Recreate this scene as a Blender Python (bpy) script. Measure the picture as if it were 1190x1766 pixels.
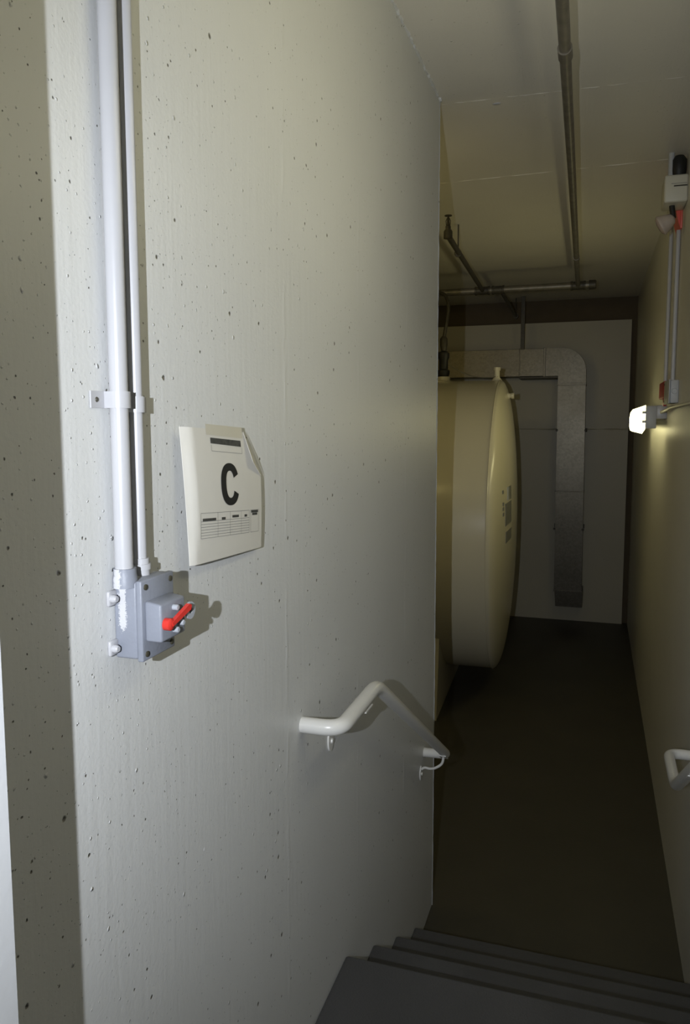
import bpy, bmesh, math, random
from mathutils import Vector, Matrix
random.seed(7)
for o in list(bpy.data.objects):
    bpy.data.objects.remove(o, do_unlink=True)
scene = bpy.context.scene
C = scene.collection
PI = math.pi
H = 2.114            # eye height above the lower floor; shapes below are written relative to eye height

# ------------------------------------------------------------------ camera
FPX, CX, CY, W, HH = 1323.6, 594.0, 863.0, 1190.0, 1766.0
yaw, pitch, roll = math.radians(17.984), math.radians(5.773), math.radians(-0.129)
cy_, sy_ = math.cos(yaw), math.sin(yaw)
fwd0 = Vector((-sy_, cy_, 0)); rt = Vector((cy_, sy_, 0)); up = Vector((0, 0, 1))
fwd = fwd0 * math.cos(pitch) - up * math.sin(pitch)
up2 = up * math.cos(pitch) + fwd0 * math.sin(pitch)
rt3 = rt * math.cos(roll) + up2 * math.sin(roll)
up3 = up2 * math.cos(roll) - rt * math.sin(roll)
cam_d = bpy.data.cameras.new('camera')
cam = bpy.data.objects.new('camera', cam_d); C.objects.link(cam)
cam_d.sensor_fit = 'VERTICAL'; cam_d.sensor_height = 36.0; cam_d.sensor_width = 24.0
cam_d.lens = FPX * 36.0 / HH
cam_d.shift_x = (W / 2 - CX) / HH
cam_d.shift_y = -(HH / 2 - CY) / HH
cam_d.clip_start = 0.02
M = Matrix((rt3, up3, -fwd)).transposed().to_4x4()
M.translation = Vector((0, 0, H))
cam.matrix_world = M
scene.camera = cam

# ------------------------------------------------------------------ world, flash, exposure
world = bpy.data.worlds.new('world'); scene.world = world
world.use_nodes = True
world.node_tree.nodes['Background'].inputs[0].default_value = (0.9, 0.85, 0.7, 1)
world.node_tree.nodes['Background'].inputs[1].default_value = 0.004
FLASH_POWER = 112.0
LAMP_FAR, LAMP_NEAR, LAMP_TANK = 5.3, 5.4, 7.4
fl = bpy.data.lights.new('camera_flash', 'SPOT')
fl.energy = FLASH_POWER; fl.color = (0.885, 0.935, 1.0)
fl.shadow_soft_size = 0.006; fl.spot_size = math.radians(97); fl.spot_blend = 1.0
flo = bpy.data.objects.new('camera_flash', fl); C.objects.link(flo)
FM = Matrix.Rotation(math.radians(-7), 4, 'Z') @ M.to_3x3().to_4x4(); FM.translation = Vector((-0.145, -0.225, 0.035 + H)); flo.matrix_world = FM
vs = scene.view_settings
vs.view_transform = 'Standard'; vs.look = 'None'; vs.gamma = 1.0; vs.use_curve_mapping = False
vs.exposure = 0.0

# ------------------------------------------------------------------ materials
def mat(name, col, rough=0.5, metal=0.0, spec=0.5, noise=0.0, nscale=8.0, bump=0.0, bscale=60.0):
    m = bpy.data.materials.new(name); m.use_nodes = True
    nt = m.node_tree; N = nt.nodes; L = nt.links
    b = N['Principled BSDF']
    b.inputs['Roughness'].default_value = rough; b.inputs['Metallic'].default_value = metal
    b.inputs['Specular IOR Level'].default_value = spec
    tc = N.new('ShaderNodeNewGeometry')
    n = N.new('ShaderNodeTexNoise'); n.inputs['Scale'].default_value = nscale; n.inputs['Detail'].default_value = 5
    L.new(tc.outputs['Position'], n.inputs['Vector'])
    mx = N.new('ShaderNodeMix'); mx.data_type = 'RGBA'
    lo = [max(0, c * (1 - noise)) for c in col]; hi = [min(1, c * (1 + noise)) for c in col]
    mx.inputs[6].default_value = (*lo, 1); mx.inputs[7].default_value = (*hi, 1)
    L.new(n.outputs['Fac'], mx.inputs[0]); L.new(mx.outputs[2], b.inputs['Base Color'])
    if bump > 0:
        n2 = N.new('ShaderNodeTexNoise'); n2.inputs['Scale'].default_value = bscale; n2.inputs['Detail'].default_value = 4
        L.new(tc.outputs['Position'], n2.inputs['Vector'])
        bp = N.new('ShaderNodeBump'); bp.inputs['Strength'].default_value = bump; bp.inputs['Distance'].default_value = 0.004
        L.new(n2.outputs['Fac'], bp.inputs['Height']); L.new(bp.outputs['Normal'], b.inputs['Normal'])
    return m

def concrete(name, col, axes, pits=1.0, rough=0.42, streak=0.27):
    """painted cast concrete: bug holes, grit pimples and brush streaks; axes = the two in-plane axes"""
    m = bpy.data.materials.new(name); m.use_nodes = True
    nt = m.node_tree; N = nt.nodes; L = nt.links
    b = N['Principled BSDF']; b.inputs['Roughness'].default_value = rough
    b.inputs['Specular IOR Level'].default_value = 0.4
    g = N.new('ShaderNodeNewGeometry'); s = N.new('ShaderNodeSeparateXYZ'); L.new(g.outputs['Position'], s.inputs[0])
    cmb = N.new('ShaderNodeCombineXYZ'); L.new(s.outputs[axes[0]], cmb.inputs[0]); L.new(s.outputs[axes[1]], cmb.inputs[1])
    def math_(op, a, bb=None, clamp=False):
        k = N.new('ShaderNodeMath'); k.operation = op; k.use_clamp = clamp
        for i, v in enumerate((a, bb)):
            if v is None: continue
            if isinstance(v, (int, float)): k.inputs[i].default_value = v
            else: L.new(v, k.inputs[i])
        return k.outputs[0]
    def noise(scale, detail=3, vec=None, rot=None, sc=None):
        n = N.new('ShaderNodeTexNoise'); n.inputs['Scale'].default_value = scale; n.inputs['Detail'].default_value = detail
        src = cmb.outputs[0]
        if sc is not None:
            mp = N.new('ShaderNodeMapping'); mp.inputs['Scale'].default_value = sc
            if rot: mp.inputs['Rotation'].default_value = (0, 0, rot)
            L.new(src, mp.inputs['Vector']); src = mp.outputs[0]
        L.new(src, n.inputs['Vector']); return n.outputs['Fac']
    def spots(scale, rmin, rmax, keep, mask_scale):
        v = N.new('ShaderNodeTexVoronoi'); v.voronoi_dimensions = '2D'; v.inputs['Scale'].default_value = scale
        # wobble the lookup so the spots are not perfect discs
        n = N.new('ShaderNodeTexNoise'); n.inputs['Scale'].default_value = 160; L.new(cmb.outputs[0], n.inputs['Vector'])
        va = N.new('ShaderNodeVectorMath'); va.operation = 'MULTIPLY_ADD'
        L.new(n.outputs['Color'], va.inputs[0]); va.inputs[1].default_value = (.004, .004, 0); L.new(cmb.outputs[0], va.inputs[2])
        L.new(va.outputs[0], v.inputs['Vector'])
        sc = N.new('ShaderNodeSeparateColor'); L.new(v.outputs['Color'], sc.inputs[0])
        k = math_('LESS_THAN', sc.outputs[0], keep)
        mk = math_('GREATER_THAN', noise(mask_scale, 1), 0.46)
        r = math_('MULTIPLY_ADD', math_('POWER', sc.outputs[1], 3.0), (rmax - rmin) * scale)
        r.node.inputs[2].default_value = rmin * scale
        d = math_('SUBTRACT', 1.0, math_('DIVIDE', v.outputs['Distance'], r), True)
        return math_('MULTIPLY', math_('MULTIPLY', d, k), mk)
    p1 = spots(16, .0016, .0052, .52, 2.2)
    p2 = spots(34, .0009, .0022, .40, 3.1)
    pit = math_('ADD', p1, p2, True)
    pim = spots(26, .0010, .0042, .62, 2.0)
    pim2 = spots(60, .0006, .0020, .6, 1.6)
    strk = noise(1.0, 4, sc=(55, 3.0, 1), rot=0.0)
    diag = noise(1.0, 3, sc=(70, 8, 1), rot=0.35)
    fine = noise(140, 3)
    big = noise(2.2, 4)
    h = math_('MULTIPLY', fine, 0.10)
    h = math_('ADD', h, math_('MULTIPLY', strk, 0.38 * streak))
    h = math_('ADD', h, math_('MULTIPLY', diag, 0.40 * streak))
    h = math_('ADD', h, math_('MULTIPLY', pim, 0.95))
    h = math_('ADD', h, math_('MULTIPLY', pim2, 0.6))
    h = math_('SUBTRACT', h, math_('MULTIPLY', pit, 1.1 * pits))
    bp = N.new('ShaderNodeBump'); bp.inputs['Strength'].default_value = 0.7; bp.inputs['Distance'].default_value = 0.005
    L.new(h, bp.inputs['Height']); L.new(bp.outputs['Normal'], b.inputs['Normal'])
    mx = N.new('ShaderNodeMix'); mx.data_type = 'RGBA'
    mx.inputs[6].default_value = (*[c * .93 for c in col], 1); mx.inputs[7].default_value = (*[min(1, c * 1.05) for c in col], 1)
    L.new(big, mx.inputs[0])
    m2 = N.new('ShaderNodeMix'); m2.data_type = 'RGBA'
    m2.inputs[7].default_value = (.10, .085, .06, 1)  # dark brown puts the bug holes' inner shade and dirt into the colour
    L.new(mx.outputs[2], m2.inputs[6])
    L.new(math_('MULTIPLY', math_('MULTIPLY', pit, 2.2 * pits, True), 0.85), m2.inputs[0])
    L.new(m2.outputs[2], b.inputs['Base Color'])
    return m

def emit(name, col, strength, rough=0.4):
    m = bpy.data.materials.new(name); m.use_nodes = True
    b = m.node_tree.nodes['Principled BSDF']
    b.inputs['Base Color'].default_value = (*col, 1); b.inputs['Roughness'].default_value = rough
    b.inputs['Emission Color'].default_value = (*col, 1); b.inputs['Emission Strength'].default_value = strength
    return m

WALLC = (0.645, 0.65, 0.645)
M_WALLY = concrete('painted_concrete_wall', WALLC, (1, 2))
M_WALLR = concrete('painted_concrete_right_wall', (0.68, 0.66, 0.60), (1, 2), pits=0.4, streak=1.0)
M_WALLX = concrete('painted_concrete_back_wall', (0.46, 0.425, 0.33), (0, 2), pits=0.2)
M_CEIL = concrete('painted_concrete_ceiling', (0.72, 0.69, 0.62), (0, 1), pits=0.05, streak=0.5)
M_FLOOR = mat('dark_grey_floor_paint', (0.050, 0.045, 0.032), 0.52, noise=.25, nscale=3, bump=.15, bscale=120)
M_STEP = mat('dark_grey_step_paint', (0.068, 0.068, 0.072), 0.5, noise=.25, nscale=5, bump=.35, bscale=220)
M_JAMB = mat('white_jamb_paint', (0.62, 0.63, 0.65), 0.4, noise=.03, bump=.1)
M_BROWNBAND = mat('dark_brown_end_band', (0.10, 0.075, 0.045), 0.8, noise=.2)  # dark brown tone of the band edging the end wall
M_WHITE = mat('white_gloss_paint', (0.43, 0.43, 0.45), 0.32, noise=.04, nscale=20, bump=.05)
M_RAIL = mat('off_white_rail_paint', (0.70, 0.69, 0.66), 0.28, noise=.04, nscale=20, bump=.04)
M_TANK = mat('cream_tank_enamel', (0.60, 0.56, 0.43), 0.22, noise=.04, nscale=3, bump=.02, bscale=30)
M_STEELPIPE = mat('dull_steel_pipe', (0.20, 0.185, 0.16), 0.45, metal=.6, noise=.5, nscale=25)
M_DARKPIPE = mat('dark_iron', (0.075, 0.068, 0.055), 0.5, metal=.4, noise=.4, nscale=30)
M_BLACK = mat('black_plastic', (0.012, 0.012, 0.012), 0.5)
M_RED = mat('red_lever_plastic', (0.62, 0.035, 0.025), 0.35, noise=.1)
M_DKRED = mat('dark_red_paint', (0.30, 0.02, 0.02), 0.4, noise=.1)
M_PINKRED = mat('red_alarm_plastic', (0.72, 0.13, 0.10), 0.35)
M_GREYDISC = mat('light_grey_disc', (0.36, 0.38, 0.42), 0.4)
M_BOXGREY = mat('grey_cast_box', (0.225, 0.24, 0.285), 0.45, noise=.12, nscale=40, bump=.1, bscale=200)
M_JBOX = mat('grey_painted_steel_box', (0.42, 0.43, 0.44), 0.45, noise=.06)
M_HOLE = mat('dark_screw', (0.05, 0.045, 0.03), 0.5)
M_PAPER = mat('white_paper', (0.68, 0.66, 0.61), 0.6, noise=.02, nscale=30)
M_INK = mat('black_ink', (0.008, 0.008, 0.007), 0.7)
M_INKG = mat('grey_ink', (0.22, 0.22, 0.21), 0.7)
M_INKD = mat('patchy_dark_ink', (0.055, 0.055, 0.05), 0.7, noise=.9, nscale=110)
M_TAPE = mat('yellowed_tape', (0.60, 0.57, 0.48), 0.3, noise=.04)
M_CREAM = mat('cream_plastic', (0.56, 0.54, 0.45), 0.4)
M_LABEL = mat('grey_tank_label', (0.17, 0.17, 0.16), 0.5, noise=.2, nscale=60)
M_CABLE = mat('grey_cable', (0.16, 0.15, 0.12), 0.5)
M_LENS = emit('lit_fluorescent_lens', (1.0, 0.91, 0.47), LAMP_FAR)
M_LENS2 = emit('lit_fluorescent_lens_landing', (1.0, 0.94, 0.64), LAMP_NEAR)
M_LENS3 = emit('lit_fluorescent_lens_tank_room', (1.0, 0.82, 0.33), LAMP_TANK)
M_HEAD = mat('pinkish_cream_plastic', (0.50, 0.42, 0.36), 0.4)
M_HLENS = mat('clear_lamp_lens', (0.45, 0.36, 0.33), 0.15)

# overspray of white paint on the left cheek of the switch box
def overspray(base):
    m = base.copy(); m.name = 'grey_cast_box_with_white_overspray'
    nt = m.node_tree; N = nt.nodes; L = nt.links; b = N['Principled BSDF']
    old = b.inputs['Base Color'].links[0].from_socket
    g = N.new('ShaderNodeNewGeometry'); s = N.new('ShaderNodeSeparateXYZ'); L.new(g.outputs['Position'], s.inputs[0])
    def rng(sock, a, bb, soft):
        r1 = N.new('ShaderNodeMapRange'); r1.inputs[1].default_value = a - soft; r1.inputs[2].default_value = a + soft; L.new(sock, r1.inputs[0])
        r2 = N.new('ShaderNodeMapRange'); r2.inputs[1].default_value = bb + soft; r2.inputs[2].default_value = bb - soft; L.new(sock, r2.inputs[0])
        k = N.new('ShaderNodeMath'); k.operation = 'MULTIPLY'; L.new(r1.outputs[0], k.inputs[0]); L.new(r2.outputs[0], k.inputs[1]); return k.outputs[0]
    a = rng(s.outputs[0], -.6125, -.5995, .006); c = rng(s.outputs[2], -.284 + H, -.190 + H, .010)
    k = N.new('ShaderNodeMath'); k.operation = 'MULTIPLY'; L.new(a, k.inputs[0]); L.new(c, k.inputs[1])
    n = N.new('ShaderNodeTexNoise'); n.inputs['Scale'].default_value = 520; n.inputs['Detail'].default_value = 3; L.new(g.outputs['Position'], n.inputs['Vector'])
    k2 = N.new('ShaderNodeMath'); k2.operation = 'SUBTRACT'; L.new(k.outputs[0], k2.inputs[0]); L.new(n.outputs['Fac'], k2.inputs[1])
    k3 = N.new('ShaderNodeMath'); k3.operation = 'MULTIPLY'; k3.use_clamp = True; k3.inputs[1].default_value = 6; L.new(k2.outputs[0], k3.inputs[0])
    mx = N.new('ShaderNodeMix'); mx.data_type = 'RGBA'; mx.inputs[7].default_value = (.52, .52, .54, 1)
    L.new(old, mx.inputs[6]); L.new(k3.outputs[0], mx.inputs[0]); L.new(mx.outputs[2], b.inputs['Base Color'])
    return m
M_BOXSPRAY = overspray(M_BOXGREY)

# ------------------------------------------------------------------ mesh helpers (eye-relative coordinates)
def V(*a): return Vector(a if len(a) == 3 else a[0])
def new(): return bmesh.new()
def bx(bm, a, b, bev=0.0, seg=2):
    (x0, y0, z0), (x1, y1, z1) = a, b
    r = bmesh.ops.create_cube(bm, size=1.0)
    vs_ = r['verts']
    for v in vs_:
        v.co = Vector(((x0 + x1) / 2 + v.co.x * abs(x1 - x0), (y0 + y1) / 2 + v.co.y * abs(y1 - y0), (z0 + z1) / 2 + v.co.z * abs(z1 - z0)))
    if bev > 0:
        es = list({e for v in vs_ for e in v.link_edges})
        bmesh.ops.bevel(bm, geom=es, offset=bev, segments=seg, profile=.5, affect='EDGES')
    return bm
def frame(d):
    d = d.normalized(); a = Vector((0, 0, 1)) if abs(d.z) < .9 else Vector((1, 0, 0))
    u = d.cross(a).normalized(); return u, u.cross(d).normalized()
def tube(bm, pts, r, n=16, cap=True):
    """swept tube through pts; r a number or a list of radii"""
    pts = [Vector(p) for p in pts]; k = len(pts)
    rs = r if isinstance(r, (list, tuple)) else [r] * k
    rings = []; u = None
    for i, p in enumerate(pts):
        d = (pts[min(i + 1, k - 1)] - pts[max(i - 1, 0)]).normalized()
        if u is None: u, w = frame(d)
        else:
            u = (u - d * u.dot(d)).normalized()
        w = d.cross(u)
        rings.append([bm.verts.new(p + rs[i] * (math.cos(2 * PI * j / n) * u + math.sin(2 * PI * j / n) * w)) for j in range(n)])
    for a, b in zip(rings, rings[1:]):
        for j in range(n): bm.faces.new((a[j], a[(j + 1) % n], b[(j + 1) % n], b[j]))
    if cap:
        bm.faces.new(rings[0][::-1]); bm.faces.new(rings[-1])
    return bm
def cyl(bm, a, b, r, r2=None, n=20): return tube(bm, [a, b], [r, r if r2 is None else r2], n)
def fillet(pts, rad, seg=8):
    """round the inner corners of a polyline"""
    P = [Vector(p) for p in pts]; out = [P[0]]
    for i in range(1, len(P) - 1):
        a = (P[i - 1] - P[i]); b = (P[i + 1] - P[i])
        R = rad[i - 1] if isinstance(rad, (list, tuple)) else rad
        t = min(R, a.length * .49, b.length * .49)
        p0 = P[i] + a.normalized() * t; p1 = P[i] + b.normalized() * t
        for s in range(seg + 1):
            q = s / seg
            out.append(p0 * (1 - q) ** 2 + P[i] * 2 * q * (1 - q) + p1 * q * q)
    out.append(P[-1]); return out
def prism(bm, poly, vec):
    """closed polygon (3D points) extruded along vec"""
    vec = Vector(vec)
    a = [bm.verts.new(Vector(p)) for p in poly]; b = [bm.verts.new(Vector(p) + vec) for p in poly]
    n = len(a); bm.faces.new(a[::-1]); bm.faces.new(b)
    for i in range(n): bm.faces.new((a[i], a[(i + 1) % n], b[(i + 1) % n], b[i]))
    return bm
def lathe(bm, prof, origin, axis, n=32):
    """prof = [(distance along axis, radius)]"""
    o = Vector(origin); d = Vector(axis).normalized(); u, w = frame(d); rings = []
    for t, r in prof:
        if r < 1e-6: rings.append([bm.verts.new(o + d * t)])
        else: rings.append([bm.verts.new(o + d * t + r * (math.cos(2 * PI * j / n) * u + math.sin(2 * PI * j / n) * w)) for j in range(n)])
    for a, b in zip(rings, rings[1:]):
        for j in range(n):
            k = (j + 1) % n
            if len(a) == 1 and len(b) > 1: bm.faces.new((a[0], b[k], b[j]))
            elif len(b) == 1 and len(a) > 1: bm.faces.new((a[j], a[k], b[0]))
            elif len(a) > 1: bm.faces.new((a[j], a[k], b[k], b[j]))
    if len(rings[0]) > 1: bm.faces.new(rings[0][::-1])
    if len(rings[-1]) > 1: bm.faces.new(rings[-1])
    return bm

ORG = {}
def thing(name, label, cat, base, group=None, kind=None):
    o = bpy.data.objects.new(name, None); C.objects.link(o); o.empty_display_size = .05
    o.location = Vector(base) + Vector((0, 0, H)); ORG[o.name] = Vector(base)
    tag(o, label, cat, group, kind); return o
def tag(o, label=None, cat=None, group=None, kind=None):
    if label: o['label'] = label
    if cat: o['category'] = cat
    if group: o['group'] = group
    if kind: o['kind'] = kind
    return o
def obj(name, bm, m, parent=None, smooth=False, origin=None, label=None):
    bmesh.ops.remove_doubles(bm, verts=bm.verts, dist=1e-6)
    bmesh.ops.recalc_face_normals(bm, faces=bm.faces)
    if parent is not None: org = ORG[parent.name]
    elif origin is not None: org = Vector(origin)
    else:
        xs = [v.co.x for v in bm.verts]; ys = [v.co.y for v in bm.verts]; zs = [v.co.z for v in bm.verts]
        org = Vector(((min(xs) + max(xs)) / 2, (min(ys) + max(ys)) / 2, min(zs)))
    for v in bm.verts: v.co -= org
    me = bpy.data.meshes.new(name); bm.to_mesh(me); bm.free()
    me.materials.append(m)
    if smooth:
        for p in me.polygons: p.use_smooth = True
        try: me.set_sharp_from_angle(angle=math.radians(smooth if smooth is not True else 40))
        except Exception: pass
    o = bpy.data.objects.new(name, me); C.objects.link(o); ORG[o.name] = org
    if parent is not None: o.parent = parent
    else: o.location = org + Vector((0, 0, H))
    if label: o['label'] = label
    return o
def struct(name, bm, m, label, cat, parent=None):
    o = obj(name, bm, m, parent); tag(o, label, cat, kind='structure'); return o
def copy_tree(o, parent=None):
    c = o.copy(); C.objects.link(c); c.parent = parent
    for ch in list(o.children): copy_tree(ch, c)
    return c

# ------------------------------------------------------------------ the setting
XL, XR, YB = -0.62, 0.385, 8.42
ZC, ZF, ZL = 1.27, -H, -1.484          # ceiling, lower floor, landing
YE = 3.15                              # end of the stair's left wall
XW = -4.6                              # far side of the tank room
struct('floor', bx(new(), (XW, 2.75, ZF - .15), (XR, YB + .1, ZF)), M_FLOOR, 'dark grey painted lower floor of the tank corridor', 'floor')
ceil = struct('ceiling', bx(new(), (XW, -1.8, ZC), (XR + .2, YB + .3, ZC + .2)), M_CEIL, 'off-white painted concrete ceiling over the stairs and tank', 'ceiling')
wl = struct('wall_left', bx(new(), (-0.84, .551, ZF), (XL, YE, ZC), .006), M_WALLY, 'pale painted concrete wall with bug holes beside the stairs', 'wall')
struct('wall_right', bx(new(), (XR, -1.8, ZF - .15), (XR + .2, YB + .3, ZC)), M_WALLR, 'dim painted concrete wall along the right of the corridor', 'wall')
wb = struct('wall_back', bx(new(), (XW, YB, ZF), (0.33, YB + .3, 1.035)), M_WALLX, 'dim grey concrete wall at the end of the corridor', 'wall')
struct('wall_far_left', bx(new(), (XW - .2, YE - .3, ZF - .15), (XW, YB + .3, ZC)), M_WALLY, 'pale wall at the far side of the tank room', 'wall')
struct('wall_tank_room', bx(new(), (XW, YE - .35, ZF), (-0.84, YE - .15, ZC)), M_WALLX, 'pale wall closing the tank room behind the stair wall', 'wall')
b_ = bx(new(), (-1.9, .37, ZL), (-.508, .551, ZC)); bx(b_, (-.508, .37, .72), (XR, .551, ZC))
struct('wall_front', b_, M_JAMB, 'white door jamb at the lower left edge casting its shadow on the wall', 'door jamb')
struct('wall_vestibule', bx(new(), (-1.9, -1.8, ZL), (-1.7, .37, ZC)), M_WALLY, 'pale side wall behind the doorway', 'wall')
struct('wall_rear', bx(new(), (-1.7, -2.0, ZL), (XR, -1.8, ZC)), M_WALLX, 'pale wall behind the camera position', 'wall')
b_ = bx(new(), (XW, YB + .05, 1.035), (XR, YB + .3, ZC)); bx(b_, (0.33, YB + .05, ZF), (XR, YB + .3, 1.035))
struct('trim_1', b_, M_BROWNBAND, 'dark brown recessed band along the top and corner of the end wall', 'trim')

# formwork seams, kept as raised fins
def fin(name, p0, p1, nrm, w, h, parent, m, n=40, gap=.25):
    p0, p1, nrm = Vector(p0), Vector(p1), Vector(nrm); d = (p1 - p0); s = d.normalized().cross(nrm)
    bm = new(); prev = None
    for i in range(n + 1):
        t = i / n; c = p0 + d * t
        hh = h * (random.uniform(.3, 1.0) if random.random() > gap else .08); ww = w * random.uniform(.6, 1.2)
        c = c + s * random.uniform(-.15, .15) * w
        r = [bm.verts.new(c - s * ww), bm.verts.new(c + nrm * hh), bm.verts.new(c + s * ww)]
        if prev:
            for j in range(2): bm.faces.new((prev[j], prev[j + 1], r[j + 1], r[j]))
            bm.faces.new((prev[2], prev[0], r[0], r[2]))
        else: bm.faces.new(r)
        prev = r
    bm.faces.new(prev[::-1]); return obj(name, bm, m, parent)
fin('form_seam', (XL - .35, 4.2, ZC), (XR, 4.17, ZC), (0, 0, -1), .004, .003, ceil, M_CEIL)
fin('form_seam', (XL, 3.19, ZC), (XR, 3.23, ZC), (0, 0, -1), .004, .0022, ceil, M_CEIL, gap=.6)
dab = new(); bmesh.ops.create_icosphere(dab, subdivisions=2, radius=1.0)
for v in dab.verts: v.co = Vector((-.41 + v.co.x * .018, 3.25 + v.co.y * .012, ZC + v.co.z * .004))
obj('plaster_dab', dab, M_WHITE, ceil, True)
fin('form_seam', (-1.6, YB, -.072), (.33, YB, -.072), (0, -1, 0), .008, .006, wb, M_WALLX, gap=.05)
# vertical board marks on the stair wall
for yy, z0, z1, hh in ((1.50, -1.3, 1.1, .0007), (2.03, -1.45, 1.22, .0007), (2.60, -1.7, 1.25, .0012)):
    fin('board_mark', (XL, yy, z0), (XL, yy + .012, z1), (1, 0, 0), .012, hh, wl, M_WALLY, n=60, gap=.45)
# ragged joint of wall and ceiling, ragged arris at the wall's end
fin('rough_joint', (XL, 1.9, ZC), (XL, YE, ZC), Vector((1, 0, -1)).normalized(), .012, .014, wl, M_WALLY, n=70, gap=.1)
fin('rough_edge', (XL, YE - .003, ZF), (XL, YE - .003, ZC), Vector((1, 1, 0)).normalized(), .004, .003, wl, M_WALLY, n=120, gap=.2)

# stairs
st = thing('stairs', 'dark grey painted concrete steps going down to the lower floor', 'stairs', (0, 2.3, ZF), kind='structure')
nos = [(1.916, ZL), (2.198, -1.645), (2.494, -1.816), (2.797, -1.985)]
b_ = bx(new(), (-1.7, -1.8, ZL - .06), (XR, .55, ZL)); bx(b_, (XL, .55, ZL - .06), (XR, nos[0][0], ZL), .008)
bx(b_, (XL, 1.6, ZF), (XR, nos[0][0] - .025, ZL - .05))
obj('landing', b_, M_STEP, st)
for i in range(1, 4):
    y0 = nos[i - 1][0] - .03; y1, z1 = nos[i]
    b_ = bx(new(), (XL, y0, z1 - .05), (XR, y1, z1), .008); bx(b_, (XL, y0, ZF), (XR, y1 - .025, z1 - .04))
    obj('step', b_, M_STEP, st)

# ------------------------------------------------------------------ conduits, straps and switch on the left wall
def conduit(name, label, x, y, z0, z1, r, group, m=M_WHITE):
    t = thing(name, label, 'conduit', (x, y, z0), group)
    obj('pipe', cyl(new(), (x, y, z0), (x, y, z1), r, n=28), m, t, True); return t
CX1, CY1, R1 = XL + .0160, .888, .0122
CX2, CY2, R2 = XL + .0120, .934, .0090
ct = conduit('conduit', 'thick white vertical conduit running into the top of the grey switch box', CX1, CY1, -.200, ZC, R1, 'white conduits above the switch box')
conduit('conduit', 'thin white vertical conduit just right of the thick one above the switch', CX2, CY2, -.190, ZC, R2, 'white conduits above the switch box')
def strap(label, cx, cyy, r, z, yl, hole_left):
    t = thing('conduit_strap', label, 'strap', (XL, cyy, z - .011), 'white straps on the conduits')
    n = 18; th = .0022; prof = []
    side = -1 if hole_left else 1
    # band wraps over the pipe from the far side down to a flat tab
    pts = [(XL + .001, cyy - side * (r + .002))]
    for k in range(n + 1):
        a = PI * k / n
        pts.append((cx + (r + .001) * math.sin(a), cyy - side * (r + .001) * math.cos(a)))
    pts.append((XL + .001, cyy + side * (r + .002))); pts.append((XL + .001, yl))
    bm = new(); prev = None
    for i, (px, py) in enumerate(pts):
        q0 = pts[max(0, i - 1)]; q1 = pts[min(len(pts) - 1, i + 1)]
        tx, ty = q1[0] - q0[0], q1[1] - q0[1]; ll = math.hypot(tx, ty); nx, ny = ty / ll, -tx / ll
        if i in (0,): pass
        sgn = 1 if ((px + nx * .001 - cx) ** 2 + (py + ny * .001 - cyy) ** 2 > (px - cx) ** 2 + (py - cyy) ** 2) else -1
        if i >= len(pts) - 2: nx, ny, sgn = 1, 0, 1
        a = Vector((px, py, 0)); o_ = a + Vector((nx, ny, 0)) * sgn * th
        r4 = [bm.verts.new(a + Vector((0, 0, z - .011))), bm.verts.new(o_ + Vector((0, 0, z - .011))), bm.verts.new(o_ + Vector((0, 0, z + .011))), bm.verts.new(a + Vector((0, 0, z + .011)))]
        if prev:
            for j in range(4): bm.faces.new((prev[j], prev[(j + 1) % 4], r4[(j + 1) % 4], r4[j]))
        else: bm.faces.new(r4)
        prev = r4
    bm.faces.new(prev[::-1])
    obj('band', bm, M_WHITE, t, 50)
    yh = yl - side * .012
    obj('screw', lathe(new(), [(0, .0036), (.0032, .0036), (.0044, .0026)], (XL, yh, z), (1, 0, 0), 12), M_HOLE, t, True)
strap('white strap with a screw tab clamping the thick conduit', CX1, CY1, R1, .031, .846, True)
strap('small white strap clamping the thin conduit', CX2, CY2, R2, .026, .974, False)

sw = thing('switch_box', 'grey surface switch box with red lever below the two white conduits', 'switch', (XL, .925, -.324))
b_ = bx(new(), (XL, .884, -.322), (-.584, .966, -.214), .004, 3)
obj('body', b_, M_BOXSPRAY, sw, 50)
b_ = bx(new(), (-.584, .883, -.3245), (-.575, .967, -.2125), .002)
obj('cover', b_, M_BOXGREY, sw, 50)
b_ = new()
for (y, z) in ((.893, -.222), (.957, -.222), (.893, -.315), (.957, -.315)):
    lathe(b_, [(0, .0042), (.0014, .0042), (.002, .003)], (-.575, y, z), (1, 0, 0), 12)
    s_ = obj('cover_screw', b_, M_HOLE, sw, True); b_ = new()
b_.free()
b_ = bx(new(), (-.575, .889, -.297), (-.549, .953, -.241), .0035, 3)
for v in b_.verts:
    if v.co.x > -.56 and v.co.z > -.25: v.co.z -= .003
sb = obj('raised_housing', b_, M_BOXGREY, sw, 50)
obj('hub', lathe(new(), [(0, .017), (.012, .017), (.018, .0155), (.026, .0155)], (CX1 + .0010, CY1, -.222), (0, 0, 1), 24), M_BOXSPRAY, sw, True)
hb = obj('connector', lathe(new(), [(0, .0115), (.010, .0115), (.010, .0135), (.018, .0135), (.018, .0110), (.026, .0110)], (CX2 + .0015, CY2, -.216), (0, 0, 1), 16), M_WHITE, sw, 40)
for z in (-.236, -.305):      # mounting lugs with painted bolts
    lg = bx(new(), (XL, .866, z - .011), (XL + .006, .886, z + .011), .003)
    l_ = obj('mounting_lug', lg, M_WHITE, sw, 50)
    obj('bolt', lathe(new(), [(0, .0058), (.005, .0058), (.0085, .004), (.0085, 0)], (XL + .006, .872, z), (1, 0, 0), 10), M_WHITE, l_, 40)
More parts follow.
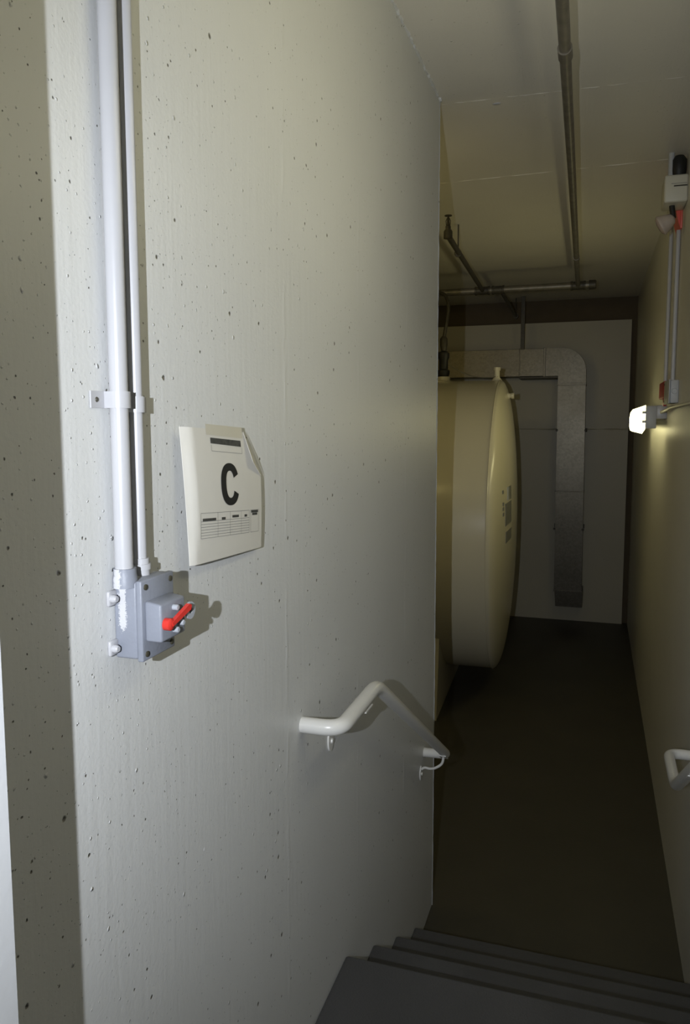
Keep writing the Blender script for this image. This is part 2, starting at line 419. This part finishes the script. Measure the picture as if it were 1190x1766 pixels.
# lever: boss, arm and lockout disc
obj('lockout_disc', lathe(new(), [(0, .0125), (.003, .0125), (.003, .0045), (.0, .0045)], (-.545, .957, -.2665), (1, 0, 0), 24), M_GREYDISC, sw, 40)
lv = new(); lathe(lv, [(0, .0085), (.009, .0085), (.011, .006), (.011, 0)], (-.549, .899, -.2725), (1, 0, 0), 20)
lvo = obj('lever', lv, M_RED, sw, 40)
ar = new()
d_ = Vector((0, .944 - .899, -.2575 + .2725)).normalized(); p_ = Vector((0, -d_.z, d_.y))
c0 = Vector((-.543, .899, -.2725)); c1 = Vector((-.541, .944, -.2575))
prism(ar, [c0 + p_ * .0030, c0 - p_ * .0030, c1 - p_ * .0046, c1 + d_ * .004, c1 + p_ * .0046], (.006, 0, 0))
obj('lever_arm', ar, M_RED, lvo, 40)
for (y, z) in ((.921, -.254), (.921, -.2855), (.936, -.279)):
    obj('stop_post', lathe(new(), [(0, .0042), (.007, .0042), (.008, .003), (.008, 0)], (-.549, y, z), (1, 0, 0), 12), M_GREYDISC, sw, 40)

# ------------------------------------------------------------------ evidence sheet
def px_(y): 
    u = (y - 1.043) / .302
    if u < .10: d = .004 + .014 * (u / .10) ** .7 if u > 0 else .004
    else: d = .018 - .010 * max(0, (u - .10) / .90) ** 1.5
    return d
def sp(y, v, lift=0.0):
    """point on the sheet: y along the wall, v down from the top edge"""
    z = -.005 - v * .219 - .05 * (y - 1.05)
    d = px_(y) + .004 * math.sin(v * 3.0) * (1 if y > 1.07 else .3) + .003 * v
    return Vector((XL + .001 + d + lift, y, z))
pt = thing('paper_sign', 'white paper sheet with a black letter C taped to the pale wall', 'sign', (XL, 1.19, -.235))
def ymax(v): return 1.272 + (1.348 - 1.272) * min(1, v / .375)
def ymin(v): return 1.052 + .010 * v
nv, nu = 24, 30
bm = new(); g0 = []; g1 = []
for i in range(nv + 1):
    v = i / nv; r0 = []; r1 = []
    for j in range(nu + 1):
        y = ymin(v) + (ymax(v) - ymin(v)) * j / nu
        r0.append(bm.verts.new(sp(y, v))); r1.append(bm.verts.new(sp(y, v, -.0006)))
    g0.append(r0); g1.append(r1)
for i in range(nv):
    for j in range(nu):
        bm.faces.new((g0[i][j], g0[i][j + 1], g0[i + 1][j + 1], g0[i + 1][j])); bm.faces.new((g1[i][j], g1[i + 1][j], g1[i + 1][j + 1], g1[i][j + 1]))
for i in range(nv):
    bm.faces.new((g0[i][0], g0[i + 1][0], g1[i + 1][0], g1[i][0])); bm.faces.new((g0[i][nu], g1[i][nu], g1[i + 1][nu], g0[i + 1][nu]))
for j in range(nu):
    bm.faces.new((g0[0][j], g1[0][j], g1[0][j + 1], g0[0][j + 1])); bm.faces.new((g0[nv][j], g0[nv][j + 1], g1[nv][j + 1], g1[nv][j]))
sheet = obj('sheet', bm, M_PAPER, pt, 60)
# folded-over corner
A, B, Cc = sp(1.272, 0, .001), sp(1.347, .37, .001), sp(1.283, .245, .012)
mid = (A + B) / 2
bm = new()
prism(bm, [A, B, Cc], (.0006, 0, 0)); obj('folded_corner', bm, M_PAPER, pt)
def patch(bm, quad, lift, n=8):
    """quad = four (y, v) corners, laid on the sheet"""
    (a, b, c, d) = quad; G = []
    for i in range(2):
        row = []
        for j in range(n + 1):
            t = j / n
            p = (a[0] + (b[0] - a[0]) * t, a[1] + (b[1] - a[1]) * t) if i == 0 else (d[0] + (c[0] - d[0]) * t, d[1] + (c[1] - d[1]) * t)
            row.append(bm.verts.new(sp(p[0], p[1], lift)))
        G.append(row)
    for j in range(n): bm.faces.new((G[0][j], G[0][j + 1], G[1][j + 1], G[1][j]))
    return bm
obj('tape', patch(new(), ((1.122, -.035), (1.268, -.035), (1.268, .055), (1.122, .045)), .0005), M_TAPE, pt)
obj('header_bar', patch(new(), ((1.136, .065), (1.258, .075), (1.259, .125), (1.136, .108)), .0006), M_INKD, pt)
def rule(bm, a, b, t=.0007, n=10):
    dy, dv = b[0] - a[0], (b[1] - a[1]) * .219; l = math.hypot(dy, dv); ny, nvv = -dv / l * t / 2, dy / l * t / 2 / .219
    patch(bm, ((a[0] - ny, a[1] - nvv), (b[0] - ny, b[1] - nvv), (b[0] + ny, b[1] + nvv), (a[0] + ny, a[1] + nvv)), .0006, n)
bm = new(); rule(bm, (1.138, .165), (1.262, .18)); rule(bm, (1.138, .12), (1.138, .165)); rule(bm, (1.262, .13), (1.262, .18))
obj('header_box', bm, M_INKG, pt)
bm = new()
rows = [0, .055, .075, .095, .115, .135, .155, .175]
ty0, ty1 = 1.089, 1.284
def tv(y, r): return .625 + r + .03 * (y - ty0) / .2
for r in (0, .062, .083, .104, .125, .146, .167, .188): rule(bm, (ty0, tv(ty0, r)), (ty1, tv(ty1, r)))
for y in (ty0, 1.150, 1.199, 1.247, ty1): rule(bm, (y, tv(y, 0)), (y, tv(y, .188)))
for r in (0, .188): rule(bm, (1.291, tv(1.291, r)), (1.331, tv(1.331, r)))
for y in (1.291, 1.331): rule(bm, (y, tv(y, 0)), (y, tv(y, .188)))
obj('table_rules', bm, M_INKG, pt)
for (y0, y1, r) in ((1.095, 1.143, .05), (1.165, 1.180, .05), (1.208, 1.236, .04), (1.262, 1.274, .042), (1.294, 1.328, .012), (1.299, 1.324, .034)):
    obj('table_heading', patch(new(), ((y0, tv(y0, r) - .010), (y1, tv(y1, r) - .010), (y1, tv(y1, r) + .010), (y0, tv(y0, r) + .010)), .0006), M_INKD, pt)
# letter C
bm = new(); n = 40; a0, a1 = math.radians(24), math.radians(334)
yc, vc, ho, vo, hi_, vi = 1.203, .425, .037, .168, .0165, .108
def se(a, hw, vh, e=.86):
    c, s = math.cos(a), math.sin(a)
    return (yc + hw * math.copysign(abs(c) ** e, c) + .004 * (-s) * .0, vc - vh * math.copysign(abs(s) ** e, s))
prev = None
for i in range(n + 1):
    t = i / n; a = a0 + (a1 - a0) * t
    o_ = se(a, ho, vo); i_ = se(a, hi_, vi)
    r = [bm.verts.new(sp(o_[0] + (o_[1] - vc) * .008, o_[1], .0007)), bm.verts.new(sp(i_[0] + (i_[1] - vc) * .008, i_[1], .0007))]
    if prev: bm.faces.new((prev[0], r[0], r[1], prev[1]))
    prev = r
obj('letter_c', bm, M_INK, pt, label='bold black letter C')

# ------------------------------------------------------------------ handrails
RR = .0185
def bracket(t, wx, sx, y, z, rx, rz, along, m, high=False):
    """wall plate, S-shaped arm and saddle; sx = +1 off the left wall, -1 off the right"""
    pl = new(); pts = []
    for k in range(20):
        a = 2 * PI * k / 20; pts.append((wx, y + .019 * math.cos(a), z + .030 * math.sin(a)))
    prism(pl, pts, (sx * .004, 0, 0)); br = obj('bracket', pl, m, t, 40)
    arm = [(wx + sx * .004, y, z + .016), (wx + sx * .016, y, z + .026), (wx + sx * .040, y, z + .022), (wx + sx * .062, y, z + .030), (wx + sx * (abs(rx - wx) - .004), y, z + .050), (rx, y, rz - RR)]
    if high: arm = [(wx + sx * .004, y, z + .016), (wx + sx * .014, y, z + .040), (wx + sx * .035, y, rz - RR - .040), (wx + sx * .065, y, rz - RR - .032), (rx - sx * .004, y, rz - RR - .016), (rx, y, rz - RR)]
    obj('arm', tube(new(), fillet(arm, .016, 4), .0052, 10), m, br, True)
    d = Vector(along).normalized(); c = Vector((rx, y, rz - RR - .001)); s = Vector((.014, 0, 0)); nn = d.cross(Vector((1, 0, 0))).normalized() * .0035
    prism(new_ := new(), [c - d * .03 - s, c + d * .03 - s, c + d * .03 + s, c - d * .03 + s], nn)
    obj('saddle', new_, m, br)
    obj('screw', lathe(new(), [(0, .007), (.004, .006), (.004, 0)], (wx + sx * .004, y + .003, z - .004), (sx, 0, 0), 10), m, br, True)
rl = thing('handrail', 'off-white pipe handrail bolted to the pale left stair wall', 'handrail', (XL, 2.27, -1.34), 'pipe handrails')
RX = XL + .092
path = [(XL, 1.590, -.690), (RX, 1.590, -.690), (RX, 1.895, -.690), (RX, 2.935, -1.322), (RX - .05, 2.950, -1.332), (XL, 2.950, -1.332)]
path = [(XL, 1.590, -.690), (RX, 1.590, -.690), (RX, 1.895, -.690), (RX, 2.945, -1.326), (XL, 2.950, -1.331)]
obj('rail', tube(new(), fillet(path, [.060, .05, .032], 8), RR, 20), M_RAIL, rl, True)
bracket(rl, XL, 1, 1.785, -.805, RX, -.690, (0, 1, 0), M_RAIL, True)
bracket(rl, XL, 1, 2.885, -1.390, RX, -1.290, (0, 1.05, -.636), M_RAIL)
r2 = thing('handrail', 'off-white pipe handrail end turning into the right wall', 'handrail', (XR, 2.4, -1.25), 'pipe handrails')
RX2 = XR - .092
obj('rail', tube(new(), fillet([(XR, 2.955, -1.213), (RX2, 2.955, -1.213), (RX2, 2.68, -1.213), (RX2, 1.75, -.66), (RX2, 1.4, -.66), (XR, 1.4, -.66)], [.05, .06, .06, .05], 8), RR, 20), M_RAIL, r2, True)
bracket(r2, XR, -1, 2.30, -1.10, RX2, -.987, (0, .93, -.553), M_RAIL)
bracket(r2, XR, -1, 1.6, -.78, RX2, -.66, (0, 1, 0), M_RAIL)

# ------------------------------------------------------------------ storage tank
TC = Vector((-.71, 6.218, -.811)); TR = 1.140; PHI = .0431; TH = .132; TLEN = 3.3
TA = Vector((math.cos(PHI), math.sin(PHI), 0)); TY = Vector((-math.sin(PHI), math.cos(PHI), 0)); TZ = Vector((0, 0, 1))
def tl(x, y, z): return TC + TA * x + TY * y + TZ * z
def hx(y, z): return TH * math.sqrt(max(0, 1 - (y * y + z * z) / TR ** 2))
tk = thing('storage_tank', 'big cream steel storage tank lying on saddles behind the stair wall', 'tank', (TC.x - TLEN / 2, TC.y, ZF))
obj('shell', lathe(new(), [(-TLEN, TR), (-.006, TR), (0, TR)], TC, TA, 96), M_TANK, tk, 30)
pr = [(TH * math.sin(a), TR * math.cos(a)) for a in [k * PI / 2 / 22 for k in range(22)]] + [(TH, 0)]
obj('end_cap', lathe(new(), pr, TC, TA, 96), M_TANK, tk, 60)
pr = [(-TLEN - TH * math.sin(a), TR * math.cos(a)) for a in [k * PI / 2 / 12 for k in range(12)]] + [(-TLEN - TH, 0)]
obj('end_cap', lathe(new(), pr, TC, TA, 64), M_TANK, tk, 60)
for s in (-.004, -1.1, -2.2):
    pts = [tl(s, TR * math.cos(a), TR * math.sin(a)) for a in [2 * PI * k / 96 for k in range(97)]]
    obj('weld_bead', tube(new(), pts, .007, 6, cap=False), M_TANK, tk, True)
for s in (-.465, -2.6):       # saddles
    pts = []
    for k in range(25):
        a = math.radians(220 + 100 * k / 24); pts.append(tl(s, (TR + .001) * math.cos(a), (TR + .001) * math.sin(a)))
    yb = .98; pts += [tl(s, yb, 0), tl(s, -yb, 0)]
    pts[-2].z = ZF; pts[-1].z = ZF
    obj('saddle', prism(new(), pts, TA * .12), M_TANK, tk, 40)
# vent at the front end, filler neck with black pump further back
ztop = TR
vb = tl(-.035, -.02, ztop - .02)
obj('vent_pipe', lathe(new(), [(0, .05), (.015, .045), (.045, .024), (.055, .022), (.098, .022), (.098, .028), (.122, .028), (.122, .0)], vb, (0, 0, 1), 20), M_TANK, tk, 40)
lf = tl(.035, -.10, 1.015)
obj('lifting_lug', lathe(new(), [(-.05, .045), (0, .034), (.03, .022), (.05, .018), (.05, .023), (.07, .023), (.07, 0)], lf, (TA + TZ * .05), 18), M_TANK, tk, 40)
nb = tl(-.455, -.04, ztop - .05)
obj('filler_neck', lathe(new(), [(0, .11), (.045, .10), (.055, .055), (.085, .055)], nb, (0, 0, 1), 20), M_TANK, tk, 40)
pm = tl(-.455, -.04, ztop + .035)
obj('gauge_pump', lathe(new(), [(0, .042), (.03, .05), (.05, .05), (.06, .036), (.13, .036), (.15, .046), (.19, .046), (.205, .02), (.205, 0)], pm, (0, 0, 1), 18), M_BLACK, tk, 40, label='black pump head on the filler neck')
pts = fillet([pm + Vector((0, 0, .20)), pm + Vector((0, 0, .30)), pm + Vector((.02, .0, .42)), pm + Vector((.035, .02, .56)), pm + Vector((0, .05, .66)), pm + Vector((-.12, .1, .69))], .05, 5)
rads = [.014] * len(pts)
obj('feed_hose', tube(new(), pts, rads, 10), M_DARKPIPE, tk, True)
obj('hose_fitting', lathe(new(), [(0, .02), (.05, .03), (.10, .03), (.12, .016)], pm + Vector((0, 0, .20)), (0, 0, 1), 14), M_DARKPIPE, tk, 40)
cb = [pm + Vector((.03, 0, .10)).lerp(Vector((.43, .02, -.005)), k / 14) + Vector((0, 0, -.045 * math.sin(PI * k / 14))) for k in range(15)]
obj('signal_wire', tube(new(), cb, .004, 6), M_CABLE, tk, True)
def plate(name, y0, y1, z0, z1, m, th=.002):
    bm = new(); q = [(y0, z0), (y1, z0), (y1, z1), (y0, z1)]
    a = [bm.verts.new(tl(hx(*p) + .0005, *p)) for p in q]; b = [bm.verts.new(tl(hx(*p) + th, *p)) for p in q]
    bm.faces.new(a); bm.faces.new(b)
    for i in range(4): bm.faces.new((a[i], a[(i + 1) % 4], b[(i + 1) % 4], b[i]))
    obj(name, bm, m, tk)
plate('data_label', -.60, -.47, .255, .350, M_LABEL, .004)
plate('data_label', -.66, -.60, .255, .350, M_GREYDISC, .004)
plate('data_label', -.76, -.47, .080, .240, M_LABEL, .004)
plate('data_label', -.74, -.46, -.045, .035, M_LABEL, .004)
for z in (.329, .245, .213, .173): plate('sticker_dot', -.855, -.815, z - .012, z + .012, M_LABEL, .004)

# ------------------------------------------------------------------ sprinkler piping under the ceiling
ZP = 1.09
def pipe(name, label, a, b, r, m, extras=(), base=None):
    t = thing(name, label, 'pipe', base or (Vector(a) + Vector(b)) / 2, 'sprinkler pipes under the ceiling')
    obj('pipe', cyl(new(), a, b, r, n=20), m, t, True); return t
mp = pipe('sprinkler_pipe', 'long steel pipe running along the ceiling away above the stairs', (-.095, .6, ZP), (-.158, 6.527, ZP), .0175, M_STEELPIPE)
for y in (2.45, 5.45): 
    x = -.095 - .063 * (y - .6) / 5.9
    obj('coupling', cyl(new(), (x, y, ZP), (x, y + .06, ZP), .0215), M_STEELPIPE, mp, True)
for y in (1.3, 4.3):
    x = -.095 - .063 * (y - .6) / 5.9
    obj('hanger_rod', cyl(new(), (x, y, ZP), (x, y, ZC), .005, n=8), M_DARKPIPE, mp, True)
xm = pipe('sprinkler_main', 'thick steel cross pipe spanning the corridor under the ceiling', (-3.2, 6.57, ZP), (-.035, 6.56, ZP), .028, M_STEELPIPE)
for x0, x1 in ((-.215, -.10), (-.98, -.86), (-.84, -.74)):
    obj('tee_fitting', lathe(new(), [(0, .036), (.015, .036), (.018, .033), (x1 - x0 - .018, .033), (x1 - x0 - .015, .036), (x1 - x0, .036)], (x0, 6.565, ZP), (1, 0, 0), 20), M_DARKPIPE, xm, 40)
obj('end_cap', lathe(new(), [(0, .037), (.05, .037), (.056, .03), (.056, 0)], (-.075, 6.56, ZP), (1, 0, 0), 18), M_DARKPIPE, xm, 40)
obj('hanger_rod', cyl(new(), (-1.9, 6.57, ZP), (-1.9, 6.57, ZC), .006, n=8), M_DARKPIPE, xm, True)
bp_ = pipe('sprinkler_branch', 'dark branch pipe with an upright sprinkler near the stair wall', (-.850, 4.62, ZP), (-.915, 6.527, ZP), .017, M_DARKPIPE)
sp0 = Vector((-.850, 4.60, ZP - .015))
obj('elbow', lathe(new(), [(0, .026), (.04, .026), (.05, .020)], sp0, (0, 0, 1), 14), M_DARKPIPE, bp_, 40)
sh = obj('sprinkler_head', lathe(new(), [(0, .016), (.025, .016), (.03, .009), (.06, .008), (.085, .004)], sp0 + Vector((0, 0, .045)), (0, 0, 1), 12), M_DARKPIPE, bp_, 40)
obj('deflector', lathe(new(), [(0, .022), (.004, .022)], sp0 + Vector((0, 0, .128)), (0, 0, 1), 16), M_DARKPIPE, sh, 40)
for s in (-1, 1):
    obj('frame_arm', tube(new(), [sp0 + Vector((s * .010, 0, .07)), sp0 + Vector((s * .014, 0, .10)), sp0 + Vector((0, 0, .128))], .0025, 6), M_DARKPIPE, sh)
obj('hanger_rod', cyl(new(), (-.872, 5.08, ZP), (-.872, 5.08, ZC), .005, n=8), M_DARKPIPE, bp_, True)
obj('hanger_ring', lathe(new(), [(0, .020), (0, .024), (.02, .024), (.02, .020)], (-.872, 5.07, ZP), (-.03, 1, 0), 16), M_DARKPIPE, bp_, True)
b2 = pipe('sprinkler_branch', 'short dark branch pipe going on to the end wall', (-.772, 6.603, ZP), (-.805, 8.30, ZP), .017, M_DARKPIPE)
obj('hanger_rod', cyl(new(), (-.803, 8.2, ZP), (-.803, 8.2, ZC), .005, n=8), M_DARKPIPE, b2, True)
obj('hanger_ring', lathe(new(), [(0, .020), (0, .026), (.03, .026), (.03, .020)], (-.803, 8.185, ZP), (0, 1, 0), 16), M_DARKPIPE, b2, True)

# ------------------------------------------------------------------ galvanised duct on the end wall
def galv(name):
    m = bpy.data.materials.new(name); m.use_nodes = True
    nt = m.node_tree; N = nt.nodes; L = nt.links; b = N['Principled BSDF']
    b.inputs['Metallic'].default_value = 1.0
    g = N.new('ShaderNodeNewGeometry'); v = N.new('ShaderNodeTexVoronoi'); v.inputs['Scale'].default_value = 60; L.new(g.outputs['Position'], v.inputs['Vector'])
    n = N.new('ShaderNodeTexNoise'); n.inputs['Scale'].default_value = 4; n.inputs['Detail'].default_value = 6; L.new(g.outputs['Position'], n.inputs['Vector'])
    mx = N.new('ShaderNodeMix'); mx.data_type = 'RGBA'; mx.inputs[6].default_value = (.078, .071, .056, 1); mx.inputs[7].default_value = (.14, .127, .102, 1)
    sc = N.new('ShaderNodeSeparateColor'); L.new(v.outputs['Color'], sc.inputs[0])
    k = N.new('ShaderNodeMath'); k.operation = 'MULTIPLY_ADD'; k.inputs[1].default_value = .5; L.new(sc.outputs[0], k.inputs[0]); L.new(n.outputs['Fac'], k.inputs[2])
    L.new(k.outputs[0], mx.inputs[0]); L.new(mx.outputs[2], b.inputs['Base Color'])
    r = N.new('ShaderNodeMapRange'); r.inputs[3].default_value = .30; r.inputs[4].default_value = .46; L.new(n.outputs['Fac'], r.inputs[0]); L.new(r.outputs[0], b.inputs['Roughness'])
    return m
M_GALV = galv('galvanised_sheet')
DY0, DY1 = 8.12, YB - .005
dk = thing('air_duct', 'galvanised rectangular duct turning down the end wall', 'duct', (-.22, 8.27, -1.90))
DX0, DX1, DZ0, DZ1 = -.365, -.095, .467, .745
obj('horizontal_run', bx(new(), (-3.4, DY0, DZ0), (-.50, DY1, DZ1), .003), M_GALV, dk)
el = [(-.50, DY0, DZ0), (DX0, DY0, DZ0), (DX0, DY0, .385), (DX1, DY0, .385)]
for k in range(13):
    a = PI / 2 * k / 12; R_ = .24
    el.append((DX1 - R_ + R_ * math.cos(a), DY0, DZ1 - R_ + R_ * math.sin(a)))
el.append((-.50, DY0, DZ1))
obj('elbow', prism(new(), el, (0, DY1 - DY0, 0)), M_GALV, dk, 20)
# the drop narrows a little towards its foot
def drop(z1, z0, nm):
    f = lambda z: (.385 - z) / 2.3
    b_ = new(); pts = [(DX0 + .012 * f(z0), DY0, z0), (DX1 + .018 * f(z0), DY0, z0), (DX1 + .018 * f(z1), DY0, z1), (DX0 + .012 * f(z1), DY0, z1)]
    prism(b_, pts, (0, DY1 - DY0, 0)); obj(nm, b_, M_GALV, dk)
drop(.385, -.70, 'drop_section'); drop(-.704, -1.73, 'drop_section')
b_ = new(); prism(b_, [(-.347, DY0 - .006, -1.735), (-.066, DY0 - .006, -1.735), (-.072, DY0, -1.90), (-.335, DY0, -1.90)], (0, DY1 - DY0, 0)); obj('outlet', b_, M_GALV, dk)
obj('flange', bx(new(), (DX0 - .006, DY0 - .010, .372), (DX1 + .006, DY1, .392), .002), M_GALV, dk)
obj('flange', bx(new(), (-.512, DY0 - .010, DZ0 - .006), (-.490, DY1, DZ1 + .006), .002), M_GALV, dk)
obj('flange', bx(new(), (-.755, DY0 - .006, DZ0 - .004), (-.745, DY1, DZ1 + .004), .002), M_GALV, dk)
obj('flange', bx(new(), (DX0 - .002, DY0 - .006, -.708), (DX1 + .012, DY1, -.698), .002), M_GALV, dk)
obj('flange', bx(new(), (DX0 + .008, DY0 - .009, -1.742), (DX1 + .028, DY1, -1.728), .002), M_GALV, dk)
obj('dark_under_bar', bx(new(), (-.75, DY0 - .012, DZ0 - .022), (DX0, DY1, DZ0 - .004), .002), M_DARKPIPE, dk)  # dark bar along the underside of the horizontal run
for z in (-.08, -1.09):
    for s, x in ((-1, DX0 + .004), (1, DX1 + .008)):
        obj('wall_tab', bx(new(), (x - .016, YB - .03, z - .02), (x + .016, YB - .001, z + .02), .003), M_DARKPIPE, dk)
        obj('tab_screw', lathe(new(), [(0, .012), (.008, .008), (.008, 0)], (x + s * .002, DY0, z), (0, -1, 0), 10), M_DARKPIPE, dk, True)
obj('hanger_strap', bx(new(), (-.742, DY0 - .012, .74), (-.702, DY0 + .004, ZC), .002), M_DARKPIPE, dk)

# ------------------------------------------------------------------ wall lamp, boxes and emergency light on the right wall
def wall_lamp(y, z, label):
    t = thing('wall_lamp', label, 'lamp', (XR, y, z - .06), 'fluorescent wall lamps')
    LN = 1.22
    poly = [(.274, .096), (.258, .090), (.243, .068), (.238, .030), (.238, -.030), (.244, -.058), (.258, -.066), (.274, -.040)]
    obj('lens', prism(new(), [(px, y, z + pz) for px, pz in poly], (0, LN, 0)), M_LENS, t, label='glowing long lens')
    hs = obj('housing', bx(new(), (.2735, y - .006, z - .036), (.332, y + LN + .006, z + .092), .005), M_JBOX, t, 40)
    for pz in (.055, .003):
        obj('lens_clip', bx(new(), (.256, y - .010, z + pz - .007), (.276, y - .001, z + pz + .007), .002), M_JBOX, hs)
    obj('wall_mount', bx(new(), (.330, y - .02, z + .018), (XR, y + .12, z + .094), .004), M_WHITE, t, 40)
    obj('wall_mount', bx(new(), (.330, y + LN - .12, z + .018), (XR, y + LN, z + .094), .004), M_WHITE, t, 40)
    return t
l1 = wall_lamp(4.70, 0.0, 'lit fluorescent wall lamp glowing on the right corridor wall')
def lamp_copy(loc, rz, m, label):
    c = copy_tree(l1); c.location = Vector(loc) + Vector((0, 0, H - .06)); c.rotation_euler.z = rz; c['label'] = label
    for ch in c.children:
        if ch.name.split('.')[0] == 'lens':
            ch.data = ch.data.copy(); ch.data.materials[0] = m
    return c
lamp_copy((XR, .91, .66), 0, M_LENS2, 'fluorescent wall lamp beside the landing, out of the picture on the right')

lamp_copy((-2.45, YE - .15, .80), -PI / 2, M_LENS3, 'fluorescent wall lamp on the hidden side of the stair wall, facing the tank')

obj_ = thing('lamp_feed', 'thin white cable conduit feeding the lit wall lamp', 'conduit', (XR - .02, 4.2, .06))
obj('pipe', tube(new(), fillet([(XR - .03, 4.69, .055), (XR - .03, 4.45, .060), (XR - .016, 4.25, .075), (XR - .016, 2.2, .085)], .05, 5), .009, 12), M_CREAM, obj_, True)
jb = thing('junction_box', 'grey square junction box under the thin conduits', 'junction box', (XR, 4.20, .089))
obj('body', bx(new(), (XR - .040, 4.08, .092), (XR, 4.34, .205), .006), M_JBOX, jb, 40)
obj('cover', bx(new(), (XR - .046, 4.075, .089), (XR - .040, 4.345, .208), .003), M_JBOX, jb, 40)
for z in (.105, .192): obj('cover_screw', lathe(new(), [(0, .005), (.003, .004), (.003, 0)], (XR - .046, 4.325, z), (-1, 0, 0), 8), M_HOLE, jb)
obj('knockout', lathe(new(), [(0, .014), (.003, .012), (.003, 0)], (XR - .020, 4.08, .150), (0, -1, 0), 14), M_JBOX, jb)
pb = thing('alarm_box', 'dark red fire alarm box next to the grey junction box', 'alarm', (XR, 4.60, .095))
obj('body', bx(new(), (XR - .040, 4.46, .128), (XR, 4.76, .218), .005), M_DKRED, pb, 40)
obj('pull_handle', bx(new(), (XR - .038, 4.47, .085), (XR - .022, 4.52, .130), .003), M_DKRED, pb, 40)
conduit('conduit', 'grey-white conduit dropping to the dark red box on the right wall', XR - .013, 4.71, .218, ZC, .0105, 'conduits on the right wall')
conduit('conduit', 'grey-white conduit dropping to the grey junction box on the right wall', XR - .013, 4.28, .205, .955, .0105, 'conduits on the right wall')
fs = thing('alarm_strobe', 'red wedge-shaped alarm strobe on the right wall under the emergency light', 'alarm', (XR, 4.33, .95))
obj('back_plate', bx(new(), (XR - .010, 4.24, .955), (XR, 4.46, 1.165), .003), M_PINKRED, fs, 40)
prism(w_ := new(), [(XR - .010, 4.26, .965), (XR - .010, 4.26, 1.155), (XR - .050, 4.26, 1.150), (XR - .046, 4.26, 1.10)], (0, .18, 0))
obj('horn', w_, M_PINKRED, fs)
em = thing('emergency_light', 'cream emergency light unit with a lamp head high on the right wall', 'emergency light', (XR, 4.1, .90))
obj('body', bx(new(), (.281, 4.03, 1.030), (XR, 4.20, 1.156), .010, 3), M_CREAM, em, 40)
obj('vent_slot', bx(new(), (.322, 4.0285, 1.100), (XR - .004, 4.031, 1.106)), M_HOLE, em)
obj('vent_slot', bx(new(), (.310, 4.0285, 1.113), (XR - .006, 4.031, 1.115)), M_INKG, em)
obj('top_nipple', cyl(new(), (.312, 4.09, 1.154), (.312, 4.09, ZC), .014, n=14), M_JBOX, em, True)
obj('top_cover', lathe(new(), [(0, .030), (.03, .034), (.08, .034), (.10, .02)], (.347, 4.09, 1.155), (0, 0, 1), 18), M_BLACK, em, 40)
def head(x, y, z, lens_m, ax):
    p = Vector((x, y, z)); ax = Vector(ax).normalized()
    hd = obj('lamp_head', lathe(new(), [(-.040, .012), (-.030, .026), (.0, .040), (.018, .046), (.022, .049), (.030, .049)], p, ax, 22), M_HEAD, em, 40)
    obj('lens', lathe(new(), [(.030, .045), (.038, .036), (.042, .018), (.043, 0)], p, ax, 22), lens_m, hd, 40)
    obj('neck', cyl(new(), p - ax * .035, Vector((x + .022, y, 1.032)), .013, n=10), M_BLACK, hd, True)
head(.300, 4.10, .955, M_HLENS, (-.80, .10, -.45))
